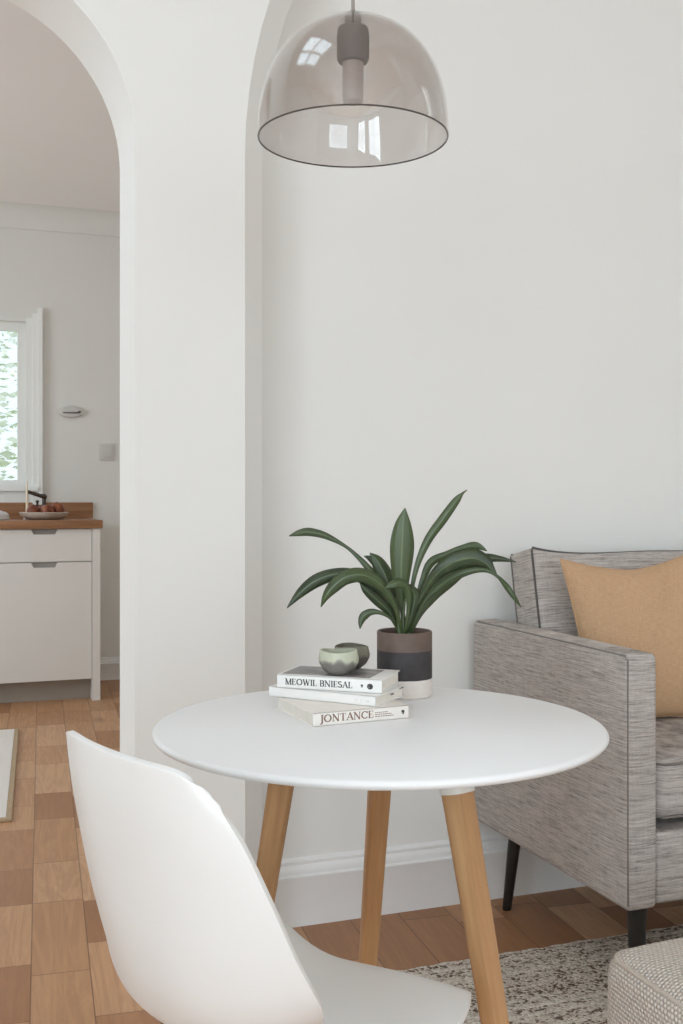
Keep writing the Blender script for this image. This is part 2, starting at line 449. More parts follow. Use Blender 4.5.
# arched wall
b = NB()
def arc(xc, R, n=48): return [(xc-R*math.cos(PI*i/n), SPR+R*math.sin(PI*i/n)) for i in range(n+1)]
def arch_cell(xc, R, layers, x_lo, x_hi):
    """wall between x_lo and x_hi pierced by an arch; layers = (radius offset, y) rings of the reveal"""
    rings = []
    for off, y in layers:
        a = [(xc-R-off, 0.0)] + arc(xc, R+off) + [(xc+R+off, 0.0)]
        rings.append([b.verts.new((x, y, z)) for x, z in a])
    for A, B in zip(rings, rings[1:]):
        for i in range(len(A)-1): b.faces.new((A[i], A[i+1], B[i+1], B[i]))
    for ring, y in ((rings[0], layers[0][1]), (rings[-1], layers[-1][1])):
        top = [b.verts.new((v.co.x, y, HL)) for v in ring[1:-1]]
        arcv = ring[1:-1]
        for i in range(len(top)-1): b.faces.new((arcv[i], arcv[i+1], top[i+1], top[i]))
        for e, ed, x in ((ring[0], ring[1], x_lo), (ring[-1], ring[-2], x_hi)):
            tv = top[0] if e is ring[0] else top[-1]
            p = b.verts.new((x, y, 0)); q = b.verts.new((x, y, SPR)); s = b.verts.new((x, y, HL))
            b.faces.new((e, p, q, ed)); b.faces.new((ed, q, s, tv))
XM = 0.5*(XJ+XC)
arch_cell(XJ-RP, RP, [(0, YF), (0, YB)], XL, XM)
arch_cell(XC+RN, RN, [(0, YF), (-CH, YF+CH), (-CH, YB)], XM, XR)
struct('wall_arched', b, M['wall'])
b = NB(); box(b, XJ+0.035, XR, YB, YB+0.1, 0, HL); struct('wall_back', b, M['wall'])
def wall_with_hole(name, axis, c0, c1, a0, a1, h, holes, mat):
    b = NB(); xs = sorted({a0, a1} | {q for hh in holes for q in hh[:2]})
    def put(s0, s1, z0, z1):
        if s1-s0 < 1e-6 or z1-z0 < 1e-6: return
        box(b, c0, c1, s0, s1, z0, z1) if axis == 'x' else box(b, s0, s1, c0, c1, z0, z1)
    for s0, s1 in zip(xs, xs[1:]):
        hh = [q for q in holes if q[0] <= s0+1e-6 and q[1] >= s1-1e-6]
        if hh: put(s0, s1, 0, hh[0][2]); put(s0, s1, hh[0][3], h)
        else: put(s0, s1, 0, h)
    return struct(name, b, mat)
WL = (-4.3, -2.4, 0.5, 2.7); WS = (-1.9, -0.4, 0.7, 2.6); WR = (-0.9, 1.7, 0.7, 2.6)
wall_with_hole('wall_left', 'x', XL-0.1, XL, YREAR, YF, HL, [WL, WS], M['wall'])
wall_with_hole('wall_rear', 'y', YREAR-0.1, YREAR, XL-0.1, XR+0.1, HL, [WR], M['wall'])
b = NB(); box(b, XR, XR+0.1, YREAR, YB+0.1, 0, HL); struct('wall_right', b, M['wall'])
# kitchen
gx1, gz1 = onY(18, 330, YK).x, onY(18, 330, YK).z; gz0 = onY(18, 480, YK).z
ox1 = gx1+0.05; oz0, oz1 = gz0-0.05, gz1+0.05; ox0 = ox1-1.15; gx0 = ox0+0.05
wall_with_hole('wall_kitchen', 'y', YK, YK+0.12, KX0, KX1, HK, [(ox0, ox1, oz0, oz1)], M['kitchen_wall'])
WK = (3.4, 5.4, 0.9, 2.3)
wall_with_hole('wall_kitchen_left', 'x', KX0-0.1, KX0, YB, YK, HK, [WK], M['kitchen_wall'])
b = NB(); box(b, KX1, KX1+0.1, YB+0.1, YK, 0, HK); struct('wall_kitchen_right', b, M['kitchen_wall'])
b = NB(); box(b, KX0-0.1, XL-0.1, YF, YB, 0, HK); struct('wall_kitchen_front', b, M['kitchen_wall'])
b = NB(); box(b, KX0-0.1, XJ+0.03, YB, YK+0.12, HK, HK+0.1); box(b, XJ+0.03, KX1+0.1, YB+0.1, YK+0.12, HK, HK+0.1); struct('ceiling_kitchen', b, M['ceiling'])
# plaster cove between kitchen wall and ceiling
b = NB(); zc = onY(119, 237, YK).z; cr = HK-zc
pr = [(YK, zc), (YK-0.012, zc)] + [(YK-0.012-(cr)*(1-math.cos(a)), zc+cr*math.sin(a)) for a in [PI/2*i/8 for i in range(9)]][1:] + [(YK, HK)]
A = [b.verts.new((KX0, y, z)) for y, z in pr]; B = [b.verts.new((KX1, y, z)) for y, z in pr]
for i in range(len(pr)): b.faces.new((A[i], B[i], B[(i+1) % len(pr)], A[(i+1) % len(pr)]))
b.faces.new(A); b.faces.new(B[::-1]); struct('trim_1', b, M['kitchen_wall'])
# baseboards
def baseboard(name, p0, p1, out, h=0.16, mat='trim'):
    """p0->p1 along the wall, out = unit vector into the room"""
    p0, p1, out = Vector((*p0, 0)), Vector((*p1, 0)), Vector((*out, 0))
    pr = [(0,0), (0.018,0), (0.018,h*0.70), (0.020,h*0.72), (0.020,h*0.745), (0.014,h*0.765), (0.0155,h*0.82), (0.012,h*0.88), (0.008,h*0.905), (0.0095,h*0.93), (0.0095,h*0.955), (0.004,h*0.975), (0.002,h), (0,h)]
    b = NB()
    A = [b.verts.new(p0+out*d+Vector((0,0,z))) for d, z in pr]; B = [b.verts.new(p1+out*d+Vector((0,0,z))) for d, z in pr]
    n = len(pr)
    for i in range(n): b.faces.new((A[i], B[i], B[(i+1) % n], A[(i+1) % n]))
    b.faces.new(A); b.faces.new(B[::-1]); o = struct(name, b, M[mat]); return o
baseboard('baseboard_back', (XC+CH, YB), (XC+2*RN-CH, YB), (0,-1), 0.165)
baseboard('baseboard_kitchen', (0.80, YK), (KX1, YK), (0,-1), 0.13)
# windows
def window(name, axis, c_in, c_out, a0, a1, z0, z1, nx, nz, casing=0.09):
    """frame, muntins and panes set in a wall hole; c_in = room face of the wall, c_out = outer face"""
    sg = 1 if c_out > c_in else -1
    def put(bm, s0, s1, d0, d1, zz0, zz1):
        d0, d1 = sorted((c_in+sg*d0, c_in+sg*d1))
        box(bm, d0, d1, s0, s1, zz0, zz1) if axis == 'x' else box(bm, s0, s1, d0, d1, zz0, zz1)
    b = NB(); fw = 0.05
    put(b, a0, a0+fw, 0.03, 0.08, z0, z1); put(b, a1-fw, a1, 0.03, 0.08, z0, z1)
    put(b, a0+fw, a1-fw, 0.03, 0.08, z0, z0+fw); put(b, a0+fw, a1-fw, 0.03, 0.08, z1-fw, z1)
    o = struct(name, b, M['sash'])
    b = NB()
    for i in range(1, nx):
        s = a0+fw+(a1-a0-2*fw)*i/nx; put(b, s-0.015, s+0.015, 0.035, 0.075, z0+fw, z1-fw)
    for i in range(1, nz):
        s = z0+fw+(z1-z0-2*fw)*i/nz; put(b, a0+fw, a1-fw, 0.036, 0.074, s-0.015, s+0.015)
    if nx*nz > 1: obj('glazing_bar', b, M['sash'], o)
    else: b.free()
    b = NB(); put(b, a0+fw*0.9, a1-fw*0.9, 0.053, 0.057, z0+fw*0.9, z1-fw*0.9); obj('pane', b, M['pane'], o)
    return o, put
w1, put1 = window('window_1', 'y', YK, YK+0.12, ox0, ox1, oz0, oz1, 2, 1)
cx1 = onY(42, 400, YK).x; czt = onY(42, 309, YK).z; hd = onY(20, 323, YK).z
b = NB()
def cas(s0, s1, z0, z1, d): put1(b, s0, s1, -d, 0.0, z0, z1)
csw = cx1-ox1
cas(ox1-0.01, ox1+csw*0.35, oz0-0.09, hd+0.03, 0.012); cas(ox1+csw*0.35, ox1+csw*0.72, oz0-0.09, czt-0.03, 0.022); cas(ox1+csw*0.72, cx1, oz0-0.09, czt, 0.034)
cas(ox0-csw, ox0-csw*0.72, oz0-0.09, czt, 0.034); cas(ox0-csw*0.72, ox0+0.01, oz0-0.09, hd+0.03, 0.02)
cas(ox0, ox1, oz1-0.01, hd, 0.018); cas(ox0, ox1, oz0-0.09, oz0+0.01, 0.018)
obj('window_frame', b, M['sash'], w1)
b = NB(); cas(ox0-csw*0.7, ox1+csw*0.7, oz0-0.012, oz0+0.012, 0.045); obj('window_sill', b, M['sash'], w1)
window('window_2', 'x', XL, XL-0.1, *WL, 2, 2)
window('added_window_4', 'x', KX0, KX0-0.1, *WK, 2, 1)  # unseen window, added to brighten the kitchen
window('added_window_6', 'x', XL, XL-0.1, *WS, 2, 2)  # unseen second left window, added to brighten the arch jamb and sofa side
window('added_window_3', 'y', YREAR, YREAR-0.1, *WR, 3, 2)  # unseen window behind the camera, added for frontal fill

# ------------------------------------------------------------------ kitchen
CF = 5.79                                                    # plane of the cabinet fronts
zt0, zt1 = 0.897, 0.939
ep0 = onY(92, 600, CF).x; ep1 = onY(100, 600, CF).x
ux0 = ep0-0.48
def cabinet(x0, x1, label, end=False):
    t = thing('kitchen_cabinet', label, 'cabinet', (0.5*(x0+x1), YK, 0), 0)
    ox, oy = -0.5*(x0+x1), -YK
    w2 = (x1-x0)/2; fd = CF-YK
    b = NB(); box(b, -w2, w2, fd+0.021, -0.001, 0.112, zt0-0.001); obj('body', b, M['cabinet'], t)
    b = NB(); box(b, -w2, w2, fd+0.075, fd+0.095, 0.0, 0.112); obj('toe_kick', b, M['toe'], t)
    def front(name, z0, z1):
        nw, nh = 0.066, 0.026
        pts = [(-w2+0.002, z0), (w2-0.002, z0), (w2-0.002, z1), (nw, z1), (nw-0.012, z1-nh), (-nw+0.012, z1-nh), (-nw, z1), (-w2+0.002, z1)]
        b = NB(); prism(b, pts, fd, fd+0.019); o = obj(name, b, M['cabinet'], t)
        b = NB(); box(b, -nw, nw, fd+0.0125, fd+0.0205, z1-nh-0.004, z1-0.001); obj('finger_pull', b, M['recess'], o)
        o.children[0]['label'] = 'grey recessed finger pull'
    front('drawer', 0.727, zt0-0.004); front('door', 0.113, 0.722)
    if end:
        b = NB(); box(b, w2+0.001, w2+ep1-ep0, fd-0.012, -0.001, 0.0, zt0-0.001); obj('end_panel', b, M['cabinet'], t)
    return t
cabinet(ux0, ep0, 'white kitchen base unit with end panel at the worktop\'s right end', True)
cabinet(ux0-0.605, ux0-0.003, 'white kitchen base unit under the worktop, left of the end unit')
wt = thing('worktop', 'brown wooden kitchen worktop with low upstand on white base units', 'worktop', (0, YK, 0))
wr = onY(103, 524, CF-0.025).x
b = NB(); rbox(b, (wr+ux0-0.61)/2, (CF-0.025-YK)/2, (zt0+zt1)/2, wr-ux0+0.61, YK-CF+0.025, zt1-zt0, 0.004, 2, mid=2); obj('slab', b, M['worktop'], wt)
ur = onY(93, 510, YK-0.02).x
b = NB(); rbox(b, (ur+ux0-0.61)/2, -0.0105, zt1+0.045, ur-ux0+0.61, 0.02, 0.09, 0.002, 2, mid=2); obj('upstand', b, M['worktop'], wt)
# shallow bowl of fruit
bc = onY(44, 515, 6.06)
t = thing('fruit_bowl', 'shallow pale stoneware bowl of fruit on the wooden worktop', 'bowl', (bc.x, bc.y, zt1))
b = NB(); lathe(b, [(0,0.0), (0.070,0.0), (0.095,0.005), (0.121,0.020), (0.131,0.038), (0.127,0.040), (0.115,0.027), (0.08,0.011), (0,0.009)], 48); obj('dish', b, M['plate'], t)
for i, (dx, dy, r, lab) in enumerate([(-0.058,-0.015,0.034,'reddish brown fruit at the left of the worktop bowl'), (0.014,-0.034,0.036,'reddish brown fruit in the middle front of the worktop bowl'), (0.070,0.020,0.040,'largest brown fruit at the right of the worktop bowl'), (-0.005,0.045,0.033,'brown fruit at the back of the worktop bowl')]):
    f = thing('fruit', lab, 'fruit', (bc.x+dx, bc.y+dy, zt1+(0.010 if math.hypot(dx,dy)<0.05 else 0.013)), i*0.7, 'fruit in the worktop bowl')
    b = NB(); n = 12
    lathe(b, [(0,r*0.12)]+[(r*math.sin(PI*k/n)*(1.0+0.04*math.cos(PI*k/n)), r-r*math.cos(PI*k/n)) for k in range(1,n)]+[(0,r*1.86)], 24); obj('flesh', b, M['fruit'], f)
    b = NB(); tube(b, [(0,0,r*1.84), (0.001,0,r*1.98), (0.003,0.001,r*2.08)], 0.002, 6); obj('stalk', b, M['dark_metal'], f)
# dark tap behind the bowl
tp = onY(44, 512, 6.27)
t = thing('kitchen_tap', 'small dark tap standing on the worktop behind the fruit bowl', 'tap', (tp.x, tp.y, zt1))
b = NB(); lathe(b, [(0,0), (0.02,0), (0.02,0.006), (0.011,0.010), (0.010,0.138), (0.0,0.138)], 20); obj('column', b, M['dark_metal'], t)
b = NB(); tube(b, [(0.012,-0.004,0.118), (-0.03,-0.010,0.131), (-0.094,-0.02,0.152)], [0.0125,0.011,0.0095], 12); obj('spout', b, M['dark_metal'], t)
b = NB(); lathe(b, [(0,0), (0.010,0), (0.007,0.01), (0.006,0.088), (0.011,0.10), (0.0,0.104)], 14, -0.036, -0.006); obj('handle', b, M['dark_metal'], t)
# candle and white dish
cp = onY(27, 511, 6.17)
t = thing('taper_candle', 'thin pale taper candle standing on the worktop left of the fruit bowl', 'candle', (cp.x, cp.y, zt1))
b = NB(); lathe(b, [(0,0.012), (0.008,0.012), (0.0045,0.20), (0.001,0.212), (0,0.213)], 14); obj('candle', b, M['wax'], t)
b = NB(); lathe(b, [(0,0), (0.02,0), (0.02,0.004), (0.010,0.012), (0.010,0.02), (0,0.02)], 18); obj('holder', b, M['enamel'], t)
dp = onY(-3, 518, 5.98)
t = thing('serving_dish', 'white rounded enamel dish cut by the left edge on the worktop', 'dish', (dp.x-0.03, dp.y, zt1))
b = NB(); lathe(b, [(0,0), (0.088,0), (0.093,0.006), (0.09,0.03), (0.075,0.042), (0.07,0.044), (0.066,0.040), (0.08,0.02), (0.075,0.008), (0,0.008)], 40); obj('vessel', b, M['enamel'], t)
b = NB(); lathe(b, [(0.0652,0.0405), (0.068,0.043), (0.05,0.05), (0.012,0.055), (0.012,0.066), (0.0,0.068)], 40); obj('lid', b, M['enamel'], t)
# wall fittings
p = onY(107, 452, YK)
t = thing('light_switch', 'square grey white light switch on the kitchen wall', 'switch', (p.x, YK, p.z))
b = NB(); rbox(b, 0, -0.0045, 0, 0.088, 0.009, 0.096, 0.003, 2, mid=2); obj('plate', b, M['switch'], t)
b = NB(); rbox(b, 0, -0.011, 0, 0.058, 0.005, 0.064, 0.002, 2, mid=2); obj('rocker', b, M['switch'], t)
p = onY(70.5, 412, YK)
t = thing('wall_plate', 'white oval plate with a dark slim lever on the kitchen wall', 'wall fitting', (p.x, YK, p.z))
b = NB()
for yy, s in ((-0.0005,1.0), (-0.016,1.0), (-0.024,0.86)): pass
lathe(b, [(0,0), (1.0,0), (1.0,0.014), (0.95,0.020), (0.84,0.024), (0,0.025)], 48)
bmesh.ops.transform(b, matrix=Matrix.Diagonal((0.074,0.034,1,1)), verts=b.verts[:]); bmesh.ops.rotate(b, cent=(0,0,0), matrix=Matrix.Rotation(PI/2,3,'X'), verts=b.verts[:])
obj('plate', b, M['switch'], t)
b = NB(); tube(b, [(-0.045,-0.026,-0.006), (0.03,-0.028,-0.006), (0.046,-0.03,-0.003), (0.052,-0.032,0.004)], [0.0035,0.004,0.006,0.006], 8); obj('lever', b, M['socket'], t)
# kitchen runner
mp = [room((px-CX)/F_PX*(CAM_H*F_PX/(py-HORIZON)), CAM_H*F_PX/(py-HORIZON)) for px, py in ((12,822),(19,731))]
dv = (mp[1]-mp[0]); L = dv.length; ang = math.atan2(dv.y, dv.x)-PI/2
t = thing('kitchen_mat', 'white rectangular kitchen mat with tan border on the oak floor', 'mat', (mp[0].x, mp[0].y, 0), ang)
b = NB(); rbox(b, -0.30, L/2, 0.006, 0.60, L, 0.012, 0.004, 2, mid=4); obj('border', b, M['mat_border'], t)
b = NB(); rbox(b, -0.30, L/2, 0.0105, 0.562, L-0.038, 0.007, 0.002, 2, mid=4); obj('centre', b, M['mat_top'], t)

# ------------------------------------------------------------------ garden beyond the kitchen window
b = NB(); box(b, -8, 8, YK+0.6, YK+14, -0.35, -0.3); g = obj('lawn', b, M['lawn']); g['kind'] = 'structure'
for i, (x, y, h, lab) in enumerate([(-0.35, 9.9, 2.8, 'pale sunlit tree outside the kitchen window'), (0.7, 12.0, 3.4, 'taller pale tree farther outside the kitchen window')]):
    t = thing('garden_tree', lab, 'tree', (x, y, -0.3))
    b = NB(); tube(b, [(-0.5,0,0), (-0.42,0,0.8), (-0.3,0.03,h*0.75)], [0.06,0.045,0.02], 8); obj('trunk', b, M['trunk'], t)
    b = NB(); rnd = random.Random(i)
    for k in range(1100):
        th, ph = rnd.uniform(0, 2*PI), math.acos(rnd.uniform(-1, 1)); rr = rnd.uniform(0.45, 1.0)
        c = Vector((rr*1.15*math.sin(ph)*math.cos(th), rr*1.0*math.sin(ph)*math.sin(th), h*0.68+rr*h*0.36*math.cos(ph)))
        q = Matrix.Rotation(rnd.uniform(0, 6), 3, 'Z') @ Matrix.Rotation(rnd.uniform(0, 3), 3, 'X'); s = rnd.uniform(0.035, 0.075)
        vs = [b.verts.new(c+q@Vector(v)) for v in ((-s,0,0), (0,-s*0.45,0.01), (s,0,0), (0,s*0.45,0.01))]; b.faces.new(vs)
    obj('foliage', b, M['foliage'], t)

# ------------------------------------------------------------------ rug
RX0, RX1, RY0, RY1 = 0.80, 2.7, 0.3, 2.228
t = NB(); rbox(t, (RX0+RX1)/2, (RY0+RY1)/2, 0.0065, RX1-RX0, RY1-RY0, 0.012, 0.005, 3, mid=60)
for v in t.verts:
    if v.co.y > RY1-0.01: v.co.y += 0.003*math.sin(v.co.x*90)+0.002*math.sin(v.co.x*37)
tag(obj('rug', t, M['rug']), 'flecked beige and brown woven rug under the sofa and pouf', 'rug')

# ------------------------------------------------------------------ round table
TC = room(0.053, 1.5435); TZ = 0.74; TR = 0.317
t = thing('round_table', 'round white pedestal-free cafe table on three splayed oak legs', 'table', (TC.x, TC.y, 0), -YAW)
t['label'] = 'small round white table on three splayed oak legs'
b = NB(); lathe(b, [(0,0.7265), (TR-0.012,0.7265), (TR-0.004,0.7285), (TR-0.0005,0.7325), (TR,0.735), (TR-0.0015,0.738), (TR-0.005,0.74), (0,0.74)], 128); obj('tabletop', b, M['table_white'], t, angle=50)
def table_leg(dx, dy, lean, k=0.24):
    # local: foot at the far end of the splay, head under the top
    n = 0.68
    ux, uy = math.cos(lean), math.sin(lean)
    def at(z): return Vector((dx+ux*k*(0.68-z), dy+uy*k*(0.68-z), z))
    top, foot = at(0.7275), at(0.0)
    ax = (top-foot); ln = ax.length; ax.normalize()
    e1 = Vector((-uy, ux, 0)); e2 = ax.cross(e1)
    R = Matrix((e1, e2, ax)).transposed().to_4x4(); R.translation = foot
    def ring(b, z, w, rd=0.32):
        vs = []
        for i in range(24):
            a = 2*PI*i/24; c, s = math.cos(a), math.sin(a)
            r = (abs(c)**4+abs(s)**4)**(-0.25)
            vs.append(b.verts.new((w*r*c, w*r*s, z)))
        return vs
    def skin(b, prof):
        rs = [ring(b, z, w) for z, w in prof]
        for A, B in zip(rs, rs[1:]):
            for i in range(24): b.faces.new((A[i], A[(i+1) % 24], B[(i+1) % 24], B[i]))
        b.faces.new(rs[0][::-1]); b.faces.new(rs[-1])
    b = NB(); skin(b, [(0.0,0.0110), (0.004,0.0120), (ln*0.35,0.0137), (ln*0.7,0.0160), (ln*0.9,0.0177), (ln-0.058,0.0180), (ln-0.05,0.0170), (ln-0.012,0.0160)])
    leg = obj('leg', b, M['oak'], t); leg.matrix_local = R
    # keep the floor end flat on the floor
    leg.location.z += 0.003
    b = NB(); skin(b, [(-0.055,0.0190), (-0.054,0.0194), (-0.006,0.0194)])
    box(b, -0.026, 0.026, -0.03, 0.03, -0.0065, -0.002)
    br = obj('bracket', b, M['bracket'], leg); br.location = (0, 0, ln-0.003)
    br['label'] = 'white mounting bracket'
    b = NB(); lathe(b, [(0,-0.0), (0.004,0), (0.004,0.002), (0,0.0025)], 12)
    bmesh.ops.rotate(b, cent=(0,0,0), matrix=Matrix.Rotation(PI/2,3,'Y'), verts=b.verts[:])
    bmesh.ops.translate(b, vec=(0.0190,0,ln-0.022), verts=b.verts[:]); obj('screw', b, M['chair_metal'], leg)
table_leg(0.097, -0.12, math.radians(-51)); table_leg(-0.134, 0.02, math.radians(168), 0.16); table_leg(0.011, 0.15, math.radians(103))

# ------------------------------------------------------------------ shell chair
FC = Vector((0.643, 0.766)).normalized()
F3 = room(FC.x, FC.y); CO = room(-0.073, 1.259)
rz = math.atan2(F3.y, F3.x)                    # local +x points forward, +y to the sitter's left
t = thing('shell_chair', 'white moulded shell chair in the foreground facing the round table', 'chair', (CO.x, CO.y, 0), rz)
prof = catmull([(-0.243,0.812), (-0.233,0.76), (-0.214,0.68), (-0.194,0.60), (-0.172,0.54), (-0.138,0.492), (-0.08,0.466), (-0.01,0.456), (0.07,0.455), (0.13,0.457), (0.175,0.454), (0.20,0.440), (0.208,0.415)], 6)
NSEG = len(prof)-1
_tabs = {}
def interp(tab, s):
    k = id(tab)
    if k not in _tabs: _tabs[k] = catmull(tab, 12)
    for (a, va), (c, vc) in zip(_tabs[k], _tabs[k][1:]):
        if s <= c and c > a: return va+(vc-va)*max(0.0, s-a)/(c-a)
    return tab[-1][1]
WID = [(0,0.166), (0.12,0.176), (0.3,0.198), (0.45,0.212), (0.6,0.205), (0.85,0.175), (1,0.145)]
CURL_L = [(0,0.028), (0.15,0.042), (0.32,0.075), (0.45,0.105), (0.58,0.122), (0.75,0.138), (0.9,0.108), (1,0.05)]
CURL_R = [(0,0.028), (0.15,0.042), (0.32,0.070), (0.45,0.058), (0.58,0.022), (0.70,0.006), (0.85,0.0), (1,0.0)]
SHIFT = [(0,-0.060), (0.3,-0.024), (0.45,0.030), (0.65,0.0), (1,0.0)]
TWIST = [(0,-9), (0.15,-9), (0.3,-8), (0.45,-5), (0.58,0), (0.72,8), (0.85,13), (1,14)]
b = NB(); NTS = 28; grid = []
for i, (f, z) in enumerate(prof):
    s = i/NSEG
    a = prof[max(0, i-1)]; c = prof[min(NSEG, i+1)]
    tx, tz = c[0]-a[0], c[1]-a[1]; L = math.hypot(tx, tz); nx, nz = -tz/L, tx/L     # towards the sitter
    row = []
    for j in range(NTS+1):
        u = -1+2*j/NTS; au = abs(u)
        w = interp(WID, s); cu = interp(CURL_L if u > 0 else CURL_R, s)*au**2.4
        ff, zz = f+nx*cu, z+nz*cu
        if s < 0.2: zz -= (0.034 if u < 0 else 0.014)*(au**5)*(1-s/0.2)**2
        if s > 0.8: ff -= (0.035 if u > 0 else 0.055)*(au**4)*((s-0.8)/0.2)
        lat = w*u*(1-0.05*au**3)+interp(SHIFT, s)
        if u > 0: lat += au**3*(0.038*math.sin(PI*min(1.0, s/0.62))**2+0.050*math.sin(PI*min(1.0, max(0.0, (s-0.60)/0.5)))**2)
        else: lat += 0.014*au**3*math.sin(PI*min(1.0, max(0.0, (s-0.22)/0.5)))**2
        if s < 0.2: lat *= 1-(0.20 if u < 0 else 0.04)*(1-s/0.2)**2*au**2
        tw = math.radians(interp(TWIST, s))
        row.append(b.verts.new((ff*math.cos(tw)-lat*math.sin(tw), ff*math.sin(tw)+lat*math.cos(tw), zz)))
    grid.append(row)
for i in range(NSEG):
    for j in range(NTS): b.faces.new((grid[i][j], grid[i][j+1], grid[i+1][j+1], grid[i+1][j]))
sh = obj('shell', b, M['chair'], t, angle=180)
md = sh.modifiers.new('thick', 'SOLIDIFY'); md.thickness = 0.007; md.offset = 0
md = sh.modifiers.new('edge', 'BEVEL'); md.width = 0.0025; md.segments = 3; md.limit_method = 'ANGLE'; md.angle_limit = math.radians(50)
b = NB()
for sx in (-0.045, 0.13): tube(b, [(sx,-0.10,0.432), (sx,-0.05,0.425), (sx,0.05,0.425), (sx,0.10,0.432)], 0.006, 8)
tube(b, [(-0.045,-0.05,0.425), (0.13,0.05,0.425)], 0.005, 8); tube(b, [(-0.045,0.05,0.425), (0.13,-0.05,0.425)], 0.005, 8)
obj('seat_frame', b, M['chair_metal'], t)
for sx, sy in ((1,1), (1,-1), (-1,1), (-1,-1)):
    b = NB(); tube(b, [(0.04+sx*0.17,sy*0.165,0.0), (0.04+sx*0.13,sy*0.125,0.2), (0.04+sx*0.085,sy*0.08,0.43)], [0.010,0.013,0.014], 12); obj('leg', b, M['oak'], t)

# ------------------------------------------------------------------ books
def S_(x0, y0, x1, y1, w): return (x0, y0, x1, y1, w)
TH, TN = 0.20, 0.09
def serif(x, y, w=0.3): return S_(x-w/2, y, x+w/2, y, 0.06)
def arcs(cx, cy, rx, ry, a0, a1, thick=True, n=14):
    out = []
    for i in range(n):
        p, q = a0+(a1-a0)*i/n, a0+(a1-a0)*(i+1)/n
        w = TN+(TH-TN)*abs(math.cos((p+q)/2))
        out.append(S_(cx+rx*math.cos(p), cy+ry*math.sin(p), cx+rx*math.cos(q), cy+ry*math.sin(q), w))
    return out
GL = {
 'I': (0.36, [S_(.18,0,.18,1,TH), serif(.18,.03), serif(.18,.97)]),
 'M': (0.98, [S_(.14,0,.14,1,TN), S_(.14,1,.48,.02,TH), S_(.48,.02,.82,1,TN), S_(.82,0,.82,1,TH), serif(.14,.03,.24), serif(.82,.03,.3), serif(.1,.97,.2), serif(.86,.97,.2)]),
 'E': (0.68, [S_(.16,0,.16,1,TH), S_(.05,.97,.58,.97,.06), S_(.05,.03,.6,.03,.06), S_(.16,.52,.46,.52,.06), S_(.57,.97,.57,.78,.06), S_(.59,.03,.61,.26,.06), S_(.46,.6,.46,.43,.05)]),
 'L': (0.62, [S_(.16,0,.16,1,TH), serif(.16,.97), S_(.05,.03,.56,.03,.06), S_(.55,.03,.57,.28,.06)]),
 'W': (1.08, [S_(.1,1,.32,0,TH), S_(.32,0,.54,.95,TN), S_(.5,1,.74,0,TH), S_(.74,0,.96,1,TN), serif(.1,.97,.26), serif(.52,.97,.2), serif(.96,.97,.24)]),
 'N': (0.88, [S_(.14,0,.14,1,TN), S_(.12,1,.72,0,TH), S_(.72,0,.72,1,TN), serif(.14,.03,.26), serif(.08,.97,.2), serif(.72,.97,.26)]),
 'A': (0.84, [S_(.1,0,.42,1,TN), S_(.42,1,.74,0,TH), S_(.22,.34,.62,.34,.06), serif(.1,.03,.26), serif(.74,.03,.28)]),
 'T': (0.76, [S_(.38,0,.38,1,TH), S_(.06,.97,.7,.97,.06), S_(.07,.97,.05,.74,.06), S_(.69,.97,.71,.74,.06), serif(.38,.03)]),
 'O': (0.96, arcs(.46,.5,.36,.47,0,2*PI,n=26)),
 'C': (0.84, arcs(.46,.5,.36,.47,0.7,2*PI-0.75,n=22)+[S_(.74,.98,.75,.72,.06)]),
 'B': (0.72, [S_(.16,0,.16,1,TH), S_(.05,.97,.36,.97,.06), S_(.05,.03,.38,.03,.06), S_(.16,.52,.36,.52,.06)]+arcs(.36,.745,.2,.225,-PI/2,PI/2,n=10)+arcs(.38,.275,.23,.245,-PI/2,PI/2,n=10)),
 'S': (0.62, arcs(.3,.745,.2,.225,0.5,PI*1.5,n=14)+arcs(.3,.275,.23,.245,-PI+0.4,PI/2,n=14)),
 'J': (0.40, [S_(.22,.0,.22,1,TH), serif(.22,.97)]+arcs(.04,.0,.18,.22,-1.9,0,n=8)),
}
def lettering(bm, text, x0, z0, h, width, y):
    adv = sum(GL[c][0] if c != ' ' else 0.4 for c in text); sx = width/adv; x = x0
    for ch in text:
        if ch == ' ': x += 0.4*sx; continue
        for (a0, b0, a1, b1, w) in GL[ch][1]:
            p, q = Vector((x+a0*sx, 0, z0+b0*h)), Vector((x+a1*sx, 0, z0+b1*h))
            d = (q-p); 
            if d.length < 1e-7: continue
            d.normalize(); nrm = Vector((-d.z, 0, d.x))*w*h*0.5; e = d*0.02*h
            vs = [bm.verts.new(v+Vector((0, y, 0))) for v in (p-e-nrm, q+e-nrm, q+e+nrm, p-e+nrm)]; bm.faces.new(vs)
            for k in range(4):
                u1, u2 = vs[k], vs[(k+1) % 4]
                bm.faces.new((u1, bm.verts.new(u1.co+Vector((0,0.0003,0))), bm.verts.new(u2.co+Vector((0,0.0003,0))), u2))
        x += GL[ch][0]*sx
